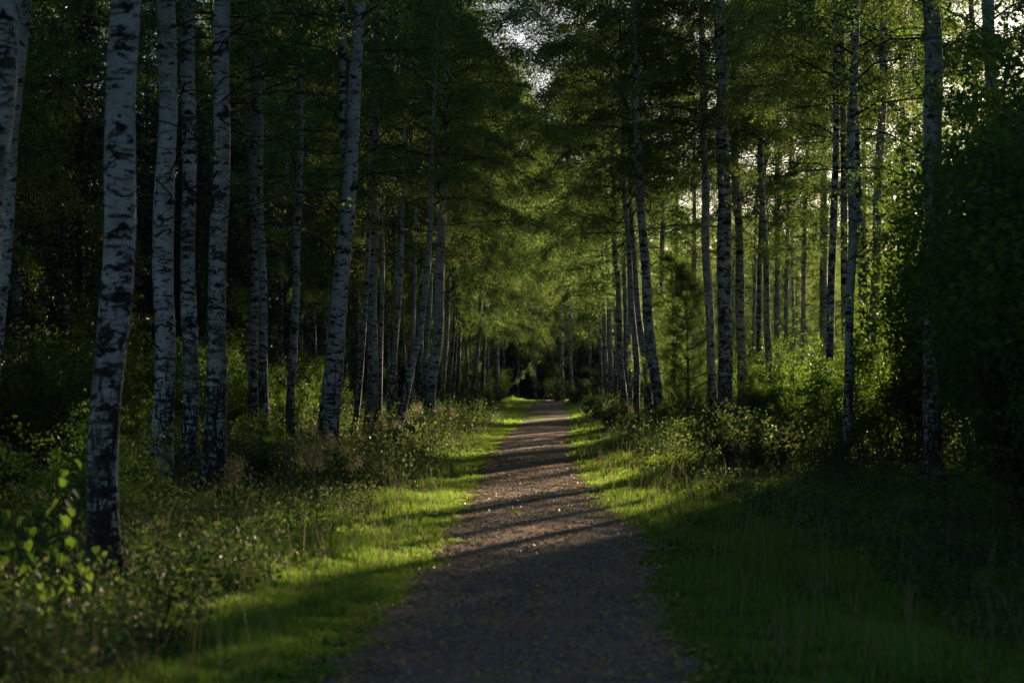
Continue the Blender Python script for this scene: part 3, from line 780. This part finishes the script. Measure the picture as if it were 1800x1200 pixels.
# ---- small labelled shrubs along the verges
for px, by, s, lab in ((868, 716, 1.5, "sunlit shrub at the left verge farthest up the path"),
                       (850, 728, 1.5, "bushy grey-green shrub behind the bleached stick on the left verge"),
                       (822, 738, 1.5, "broad shrub on the left verge between the stout birch and the bleached stick"),
                       (795, 752, 1.2, "shrub standing right at the foot of the stout dark-footed birch"),
                       (730, 782, 1.2, "loose shrub left of the strongly leaning birch's foot"),
                       (672, 800, 1.0, "low shrub beside the dark-banded upright birch"),
                       (985, 706, 1.9, "pale green bush right behind the dark wooden post"),
                       (1012, 712, 1.5, "second bush along the right verge, beyond the sunlit shrub"),
                       (1060, 744, 1.7, "lit shrub leaning against the path side of the right birch cluster"),
                       (1082, 762, 1.2, "low shrub below the brown-footed birch"),
                       (1130, 785, 1.0, "low leafy shrub before the foot of the big leaning birch"),
                       (1195, 778, 1.7, "tangled sunlit shrub between the leaning birch and the grey birch"),
                       (1225, 800, 1.1, "yellow-green shrub before the thick banded birch"),
                       (1290, 830, 1.5, "dark rounded shrub below the thick banded birch"),
                       (1350, 845, 1.4, "dark shrub right of the rounded one, below the thin grey birch"),
                       (610, 870, .9, "dim shrub at the foot of the forked birch"),
                       (440, 880, 1.1, "dim shrub right of the scarred white birch's foot"),
                       (500, 860, 1.0, "dim shrub below the lone thin birch")):
    d = dist_of(by)
    shrub(SH_S, at(px, d), d, lab, "shrub", "shrubs along the path verges", s=s)

for k in range(26):
    d = R.uniform(15, 52); x = -3.0 - .045 * d - R.random() * 3.2
    if d < 20 and x > -4.0: x = -4.4
    q = R.uniform(.3, .62)
    shrub(SH_M, x, d, "waist-high dim bush among the near left birch trunks", "bush", "low bushes among the near left trunks", s=q, sz=q * R.uniform(.7, 1), name="forest_bush")
for k in range(22):
    d = R.uniform(42, 84); x = -5.2 - .035 * (d - 42) - R.random() * 5
    q = R.uniform(.5, .95)
    shrub(SH_M, x, d, "shoulder-high dim bush among the mid-distance left birch trunks", "bush", "bushes among the mid-distance left trunks", s=q, sz=q * R.uniform(.8, 1.1), name="forest_bush")
# ---- tall dark bushes on the right, near
MASS = [(1605, 41, .72), (1555, 41.5, .50), (1670, 42, 1.0), (1720, 39, 1.05), (1775, 41, 1.2), (1815, 32, 1.05), (1860, 24.5, .72), (1775, 35, .8),
        (1840, 21, .68), (1850, 27, 1.0), (1890, 34, 1.2), (1920, 22, .9), (1950, 17.5, .75), (1960, 28, 1.1), (2050, 20, .9), (2100, 30, 1.15), (2150, 15, .8), (2250, 22, 1.0), (1830, 38, 1.2), (1900, 41, 1.2)]
for px, d, s in MASS:
    shrub(SH_L, at(px, d), d, "tall dark leafy bush in the shaded thicket at the right", "tall bush", "dark thicket on the right", s=s, name="tall_bush")
for px, d, s in ((1470, 50, .8), (1515, 46, .9), (1440, 56, .9), (1545, 50, 1.2), (1400, 46, .5)):
    shrub(SH_M, at(px, d), d, "dark leafy young bush at the left end of the right thicket", "bush", "bushes ending the right thicket", s=s, name="thicket_bush")
# right wood behind / beside the thicket (shades the foreground)
for k in range(26):
    d = R.uniform(12, 37); x = R.uniform(9.5, 24)
    if x < 8 + d * .12: x += 4
    bg_birch(x, d, "added unseen birch behind the right thicket, shading the upper right leaves", "birches in the dark right wood", low=True, s=R.uniform(.85, 1.1))

for k in range(11):  # out-of-view birches added so their crowns shade the upper right leaves
    d = R.uniform(44, 62); x = (-6.3 + .342 * d) / .94 + R.uniform(3.2, 11)
    bg_birch(x, d, "added unseen birch behind the right thicket, shading the upper right leaves", "birches in the dark right wood", low=True, s=R.uniform(.95, 1.1))
# ---- lit bushes and young trees beyond the right row
for k in range(46):
    d = R.uniform(50, 98); x = R.uniform(at(1180, d) , at(1540, d))
    if x < 6.3: x = 6.3 + R.random() * 3
    s = R.uniform(.45, 1.0)
    shrub(SH_M, x, d, "sunlit young leafy tree in the thin undergrowth beyond the right row", "young tree", "undergrowth beyond the right row", s=s, sz=s * R.uniform(1, 1.3), name="young_tree")
# thin belt of birches beyond the right row
k = 0
while k < 13:
    d = R.uniform(46, 72); x = R.uniform(8, 19)
    px = 900 + x * F / d
    if 1372 < px < 1440 or px < 1075: k += .2; continue
    bg_birch(x, d, "backlit birch in the thin belt before the open field on the right", "birch belt before the field", low=False, s=R.uniform(.9, 1.1), hb=(8 if k % 2 < 1 else 5.8)); k += 1
for k in range(44):
    px = R.uniform(1165, 1580); x = R.uniform(14.5, 25); d = x * F / (px - 900)
    if d > 165: d = R.uniform(125, 165); x = (px - 900) * d / F
    tall = d > 110 and k % 2 == 0
    bg_birch(x, d, "low-branched sunlit young birch at the edge of the open field on the right", "young birches at the field edge", low=True, s=R.uniform(.64, .80) if tall else R.uniform(.42, .60), hb=2.2)
# right row goes on into the distance and behind the camera
for d, x in ((111, 6.9),):
    bg_birch(x, d, "far birch merged into the end of the right row", "far birches ending the right row", low=True, s=R.uniform(.9, 1.05))
for d, x in ((92, -3.6), (104, -2.9), (112, -3.2), (121, -2.0), (128, -1.6), (97, -6), (109, -6.5), (120, -5.2)):
    bg_birch(x, d, "far birch merged into the end of the left row", "far birches ending the left row", low=True, s=R.uniform(.9, 1.05))

# ---- deep left wood
for k in range(16):
    d = R.uniform(80, 122); x = d * R.uniform(-.15, -.075)
    bg_birch(x, d, "slim birch deep in the dark wood left of the path", "birches deep in the left wood", low=True, s=R.uniform(1.05, 1.25))
k = 0
for k in range(80):
    d = 24 + 110 * R.random(); x = -6.8 - R.random() * (12 + d * .16) - max(0, (60 - d)) * .035
    bg_birch(x, d, "slim birch deep in the dark wood left of the path", "birches deep in the left wood", low=True, s=R.uniform(.75, 1.1))
for k in range(60):
    d = R.uniform(26, 125); x = -7.5 - R.random() * (8 + d * .12)
    s = R.uniform(.7, 1.25)
    shrub(SH_M, x, d, "dark leafy bush in the deep shade of the left wood", "bush", "bushes in the deep left wood", s=s, name="forest_bush")
for k in range(80):
    d = R.uniform(30, 140); x = -10 - R.random() * (10 + d * .15)
    spruce(x, d, "dark spruce at the back of the left wood", "spruces in the left wood", s=R.uniform(.8, 1.15))
# ---- dark end of the path, beyond the road
for row, dd in ((0, 149), (1, 153), (2, 158), (0, 163), (1, 169)):
    for i in range(13):
        spruce(-23 + i * 2.5 + R.uniform(-.8, .8) + row, dd + R.uniform(-2, 2), "dark spruce in the wall of trees closing the end of the path", "spruces beyond the crossing road", s=R.uniform(.85, 1.15))
for i in range(9):
    bg_birch(-7 + i * 2.1 + R.uniform(-.6, .6), 142.5 + R.uniform(-1.5, 3), "pale birch before the dark spruces beyond the crossing road", "birches beyond the crossing road", low=True, s=R.uniform(.7, .95), hb=R.uniform(3.5, 6))
# ---- trees behind and beside the camera, avenue goes on; some added to darken foreground
for d, x in ((-30, -4), (-22, 4.5), (-14, -4.2), (-38, 4.8), (-9, 5.2), (-46, -4.4), (-52, 4.6), (2, -5.2), (-24, -8), (-16, 9), (-40, -9), (4, 7.5), (-5, -8), (10, -8.5), (0, -6.5), (5, -7), (-8, -6), (-3, 6), (8, 7.8), (12, -7.5), (-12, 8), (-18, -5), (15, -9), (-34, 5), (-26, -5)):
    bg_birch(x, d, "unseen birch of the avenue round the viewpoint, darkening the foreground", "avenue behind the viewpoint", low=True)

for k in range(20):
    d = R.uniform(112, 131); left = k % 2
    x = (-.6 - R.random() * 4.5) if left else (5.2 + R.random() * 5)
    q = R.uniform(.6, 1.15)
    shrub(SH_M, x, d, "leafy bush crowding the verge at the far end of the path", "bush", "bushes at the far end of the path", s=q, sz=q * 1.1, name="roadside_bush")
# ---- young pines on the right
def pine_mesh(seed, H=5.0, Rr=1.5):
    rng = np.random.default_rng(seed); tb = Tubes(); LC = []
    tr = Tubes(); zc = np.linspace(-.1, H, 9); tr.add(np.stack([.03 * np.sin(zc), 0 * zc, zc], 1), np.linspace(.06, .01, 9), 8)
    z = .5
    while z < H - .1:
        for q in range(6):
            az = rng.random() * 6.28; Lb = Rr * (1 - z / H) ** .75 * (.7 + .5 * rng.random()) + .12
            s = np.linspace(0, 1, 6)
            pts = np.stack([np.cos(az) * Lb * s, np.sin(az) * Lb * s, z + Lb * (.15 * s + .4 * s ** 2)], 1)
            tb.add(pts, np.linspace(.014, .004, 6), 4)
            for kk in range(9):
                t = .3 + .7 * rng.random(); c0 = np.array([np.interp(t, s, pts[:, j]) for j in range(3)]) + rng.normal(size=3) * np.array([.1, .1, .06])
                LC.append(c0 + rng.normal(size=(34, 3)) * .055)
        z += .30
    C = np.concatenate(LC); V, Qf = leaves(C, .10 * (.8 + .5 * rng.random(len(C))), rng, .10, fold=.0)
    return tr.mesh("pine_trunk", M_DARKBARK), tb.mesh("pine_branches", M_TWIG), mesh_np("pine_needles", V, Qf, M_PINE)
PN = pine_mesh(5)
for px, d, s, lab in ((1208, 60, 1.0, "sunlit young pine between the leaning birch and the grey birch on the right"), (1183, 74, 1.3, "taller young pine half hidden behind the big leaning birch")):
    x = at(px, d); root = link("pine_tree", None, loc=(x, d, float(zg(x, d)))); root.scale = (s,) * 3
    tag(root, lab, "pine tree", "young pines")
    link("trunk", PN[0], root); link("branches", PN[1], root); link("crown", PN[2], root)

# ---- far wood across the field (one mass) 
rng = np.random.default_rng(77); LC = []
for i in range(150):
    x = rng.uniform(14, 150); y = 235 + rng.uniform(0, 30) - x * .15; H = rng.uniform(15, 23); Rr = rng.uniform(2.6, 4.2)
    m = 620
    zt = rng.random(m); a = rng.random(m) * 6.28; rr = Rr * np.sin(np.clip(zt * .92 + .08, 0, 1) * math.pi) ** .6 * rng.random(m) ** .4
    LC.append(np.stack([x + rr * np.cos(a), y + rr * np.sin(a), zt * H + float(zg(x, y))], 1))
C = np.concatenate(LC); V, Qf = leaves(C, .7 * (.6 + .8 * rng.random(len(C))), rng, .8)
tag(link("far_wood", mesh_np("far_wood", V, Qf, M_BUSHLEAF)), "hazy far-off wood on the other side of the open field", "far wood", kind="stuff")

# ---- undergrowth: herbs, ferns and seedlings (stuff)
def herbs(P, Hh, nl, leaf, rng):
    """plants at P (n,2) with height Hh: stems as slim blades, leaves along"""
    n = len(P); z = zg(P[:, 0], P[:, 1])
    az = rng.random(n) * 6.28; lean = Hh * .35 * rng.random(n)
    top = np.stack([np.cos(az) * lean, np.sin(az) * lean, Hh], 1)
    B = np.stack([P[:, 0], P[:, 1], z], 1)
    t = .15 + .85 * rng.random((n, nl)) ** .8
    C = B[:, None] + top[:, None] * t[..., None] + rng.normal(size=(n, nl, 3)) * (.05 + .13 * Hh[:, None, None]) * np.array([1, 1, .45])
    C[..., 2] = np.maximum(C[..., 2], z[:, None] + .02)
    sz = np.repeat(leaf[:, None], nl, 1) * (.6 + .8 * rng.random((n, nl)))
    V1, Q1 = leaves(C.reshape(-1, 3), sz.ravel(), rng, .62, flat=.35)
    wv = np.stack([np.cos(az + 1), np.sin(az + 1), 0 * az], 1) * .0035
    V2 = np.stack([B - wv, B + wv, B + top * .98 + wv * .3, B + top * .98 - wv * .3], 1).reshape(-1, 3)
    return V1, Q1, V2
def herb_field(name, n, ylo, yhi, x0f, x1f, hlo, hhi, nl, leafs, label, cat, mat, seed):
    rng = np.random.default_rng(seed)
    y = ylo + (yhi - ylo) * rng.random(n) ** 1.2
    a, b = x0f(y), x1f(y)
    u = rng.random(n); x = a + (b - a) * u
    dens = .5 + .5 * np.sin(x * 1.3 + 2 * np.sin(y * .45 + seed)) * np.sin(y * .8 + x * .6)
    keep = rng.random(n) < .10 + 1.1 * dens ** 1.6
    x, y = x[keep], y[keep]; n = len(x)
    Hh = hlo + (hhi - hlo) * rng.random(n) ** 1.5
    V1, Q1, V2 = herbs(np.stack([x, y], 1), Hh, nl, np.full(n, leafs) * (.7 + .6 * rng.random(n)), rng)
    Q2 = np.arange(len(V2)).reshape(-1, 4) + len(V1)
    o = link(name, mesh_np(name, np.concatenate([V1, V2]), np.concatenate([Q1, Q2]), mat))
    tag(o, label, cat, kind="stuff")
herb_field("undergrowth", 9000, 9, 34, lambda y: edge(y, -1) - 1.2, lambda y: np.minimum(-5.5, -.32 * y), .10, .55, 18, .045, "dim undergrowth of herbs and seedlings round the near left trunks", "undergrowth", M_HERB, 31)
herb_field("undergrowth", 16000, 30, 100, lambda y: edge(y, -1) - 1.0, lambda y: -6 - .10 * y, .2, 1.0, 15, .065, "leafy undergrowth below the mid-distance left birches", "undergrowth", M_HERB, 32)
herb_field("undergrowth", 15000, 38, 110, lambda y: edge(y, 1) + 1.35, lambda y: 6 + .12 * y, .2, 1.0, 15, .065, "sunlit undergrowth round the feet of the right birches", "undergrowth", M_HERB, 33)
herb_field("undergrowth", 12000, 9, 38, lambda y: edge(y, 1) + 2.3 - .02 * y, lambda y: np.minimum(3.2 + .26 * y, 13), .06, .42, 15, .045, "shaded low herbs carpeting the near right side", "undergrowth", M_HERB, 34)

# ---- sapling with big backlit leaves at the far left foreground
def sapling(x, d, H, nst, nl, leaf, label, name="sapling"):
    rng = np.random.default_rng(int(d * 10)); root = link(name, None, loc=(x, d, float(zg(x, d))))
    tag(root, label, "sapling")
    tb = Tubes(); LC = []
    for i in range(nst):
        s = np.linspace(0, 1, 8); az = rng.random() * 6.28; h = H * (1 if i == 0 else rng.uniform(.5, .85)); sp = .12 if i == 0 else .35
        pts = np.stack([np.cos(az) * sp * s ** 1.5, np.sin(az) * sp * s ** 1.5, h * s], 1); pts[0, 2] = -.03
        tb.add(pts, np.linspace(.009, .003, 8), 6)
        for k in range(nl):
            t = .2 + .8 * (k + .5) / nl; p0 = np.array([np.interp(t, s, pts[:, j]) for j in range(3)])
            a2 = k * 2.4 + i; q = p0 + np.array([math.cos(a2), math.sin(a2), .25]) * leaf * .8
            tb.add(np.array([p0, (p0 + q) / 2 + [0, 0, .01], q]), [.002, .0015, .001], 3)
            LC.append((q, a2))
    # heart-shaped leaves hanging from petioles
    ol = np.array([[0, 0], [.28, -.12], [.5, .08], [.52, .38], [.36, .70], [.0, 1.12], [-.36, .70], [-.52, .38], [-.5, .08], [-.28, -.12]])
    V = []; Fc = []
    for q, a2 in LC:
        s_ = leaf * rng.uniform(.7, 1.15); dr = np.array([math.cos(a2) * .5, math.sin(a2) * .5, -.75]); dr /= np.linalg.norm(dr)
        sd = np.cross(dr, [math.cos(a2 + .5 * rng.normal()), math.sin(a2), .6]); sd /= np.linalg.norm(sd) + 1e-9
        nn = np.cross(sd, dr)
        P_ = q + s_ * (ol[:, :1] * sd + ol[:, 1:] * dr + np.abs(ol[:, :1]) * nn * .25)
        b = len(V) * 11
        V.append(np.concatenate([P_, [q + s_ * .45 * dr]]))
        Fc += [[b + 10, b + i, b + (i + 1) % 10] for i in range(10)]
    link("stems", tb.mesh("stems", M_TWIG), root)
    link("foliage", mesh_np("foliage", np.concatenate(V), np.array(Fc), M_LINDEN), root)
sapling(at(108, 12.5), 12.5, 1.38, 4, 18, .062, "young sapling with large glowing yellow-green leaves at the far left")
sapling(at(20, 14.5), 14.5, .95, 3, 7, .08, "darker second sapling behind the glowing one at the far left edge")
sapling(at(285, 13.2), 13.2, .42, 4, 6, .05, "knee-high sunlit seedling right of the thickest near birch", name="seedling")

# ---- short dark post at the end of the path
d = 128.; x = at(957, d)
root = link("wooden_post", None, loc=(x, d, float(zg(x, d)) - .05)); tag(root, "short dark wooden post standing at the far end of the path", "post")
tb = Tubes(); tb.add([[0, 0, -.1], [0, 0, .3], [.005, 0, .85], [.005, 0, 1.0]], [.055, .052, .05, .048], 10)
link("post_shaft", tb.mesh("post_shaft", M_POST), root)
tb = Tubes(); tb.add([[.005, 0, 1.0], [.005, 0, 1.025], [.005, 0, 1.05]], [.062, .058, .01], 10)
link("post_cap", tb.mesh("post_cap", M_POST), root)

# ---- bleached bent stick on the left verge
d = dist_of(752); x = at(858, d)
root = link("dead_stick", None, loc=(x, d, float(zg(x, d)))); tag(root, "bleached bent stick poking out of the left verge grass", "stick")
tb = Tubes(); tb.add([[0, 0, -.05], [.02, 0, .18], [.08, .02, .38], [.20, .03, .50]], [.022, .02, .016, .009], 7)
link("stick_stem", tb.mesh("stick_stem", M_DEAD), root)
tb = Tubes(); tb.add([[.05, .01, .3], [-.02, .05, .42], [-.05, .06, .5]], [.010, .007, .003], 5)
link("side_twig", tb.mesh("side_twig", M_DEAD), root)


# ---- ferns and seed plumes for variety
def fern_mesh(seed):
    rng = np.random.default_rng(seed); V = []; Fc = []; n = 0
    for q in range(11):
        az = q * 6.283 / 11 + rng.normal() * .2; Lf = .6 * rng.uniform(.7, 1.1)
        for t in np.linspace(.12, 1, 22):
            r = Lf * t; z = Lf * (1.15 * t - .85 * t ** 2)
            c = np.array([math.cos(az) * r, math.sin(az) * r, z]); dr = np.array([math.cos(az), math.sin(az), .3 - t])
            sd = np.array([-math.sin(az), math.cos(az), 0]); wl = .13 * math.sin(math.pi * min(1, t * .9 + .12)) + .01
            for sg in (-1, 1):
                tip = c + sd * sg * wl + dr * .04 - np.array([0, 0, .02])
                V += [c - dr * .010, c + sd * sg * wl * .5 - dr * .008, tip, c + sd * sg * wl * .5 + dr * .022]
                Fc.append([n, n + 1, n + 2, n + 3]); n += 4
    return mesh_np("fern_fronds", np.array(V), np.array(Fc), M_HERB)
FM = [fern_mesh(3), fern_mesh(4)]
for k in range(26):
    d = R.uniform(13, 42); x = -2.7 - .04 * d - R.random() * (1.5 + .06 * d)
    o = link("fern", FM[k % 2], loc=(x, d, float(zg(x, d))), rot=(0, 0, k * 1.3), sc=(R.uniform(.8, 1.3),) * 3)
    tag(o, "arching fern in the dim undergrowth among the near left birches", "fern", "ferns among the near left birches")
def plume_mesh(seed):
    rng = np.random.default_rng(seed); tb = Tubes(); LC = []
    for q in range(4):
        h = rng.uniform(.7, 1.1); az = rng.random() * 6.28; b = rng.uniform(.02, .22)
        s = np.linspace(0, 1, 6); pts = np.stack([np.cos(az) * b * s ** 1.4, np.sin(az) * b * s ** 1.4, h * s], 1)
        tb.add(pts, np.linspace(.004, .0015, 6), 4)
        m = 150; LC.append(pts[-1] + rng.normal(size=(m, 3)) * np.array([.035, .035, .05]))
    C = np.concatenate(LC); V, Qf = leaves(C, .012 + .008 * rng.random(len(C)), rng, .8)
    return tb.mesh("plume_stems", M_TWIG), mesh_np("plume_heads", V, Qf, M_STRAW)
PM = [plume_mesh(1), plume_mesh(2)]
for k in range(22):
    d = R.uniform(17, 60); x = float(edge(np.array([d]), -1)[0]) - R.uniform(1.3, 2.6)
    if k % 3 == 2: x = float(edge(np.array([d + 12]), 1)[0]) + R.uniform(1.5, 2.6); d += 12
    root = link("seed_plume_plant", None, loc=(x, d, float(zg(x, d))), rot=(0, 0, k * 2.0))
    tag(root, "tall weed with faded beige seed plumes at the back edge of the verge grass", "weed", "seed plume weeds along the verges")
    link("stems", PM[k % 2][0], root); link("seed_heads", PM[k % 2][1], root)

# ---- air: very thin haze that lets the far end fade
V = np.array([[x, y, z] for z in (-2.5, 32) for y in (-70, 300) for x in (-80, 170)], float)
Fq = np.array([[0, 2, 3, 1], [4, 5, 7, 6], [0, 1, 5, 4], [2, 6, 7, 3], [0, 4, 6, 2], [1, 3, 7, 5]])
mh, nth, outh = newmat("haze"); ph = nth.nodes.new("ShaderNodeVolumePrincipled")
ph.inputs["Color"].default_value = (.8, .9, 1, 1); ph.inputs["Density"].default_value = .00009
nth.links.new(ph.outputs[0], outh.inputs["Volume"])
tag(link("haze", mesh_np("haze", V, Fq, mh)), "thin bluish evening haze between the trees", "haze", kind="stuff")
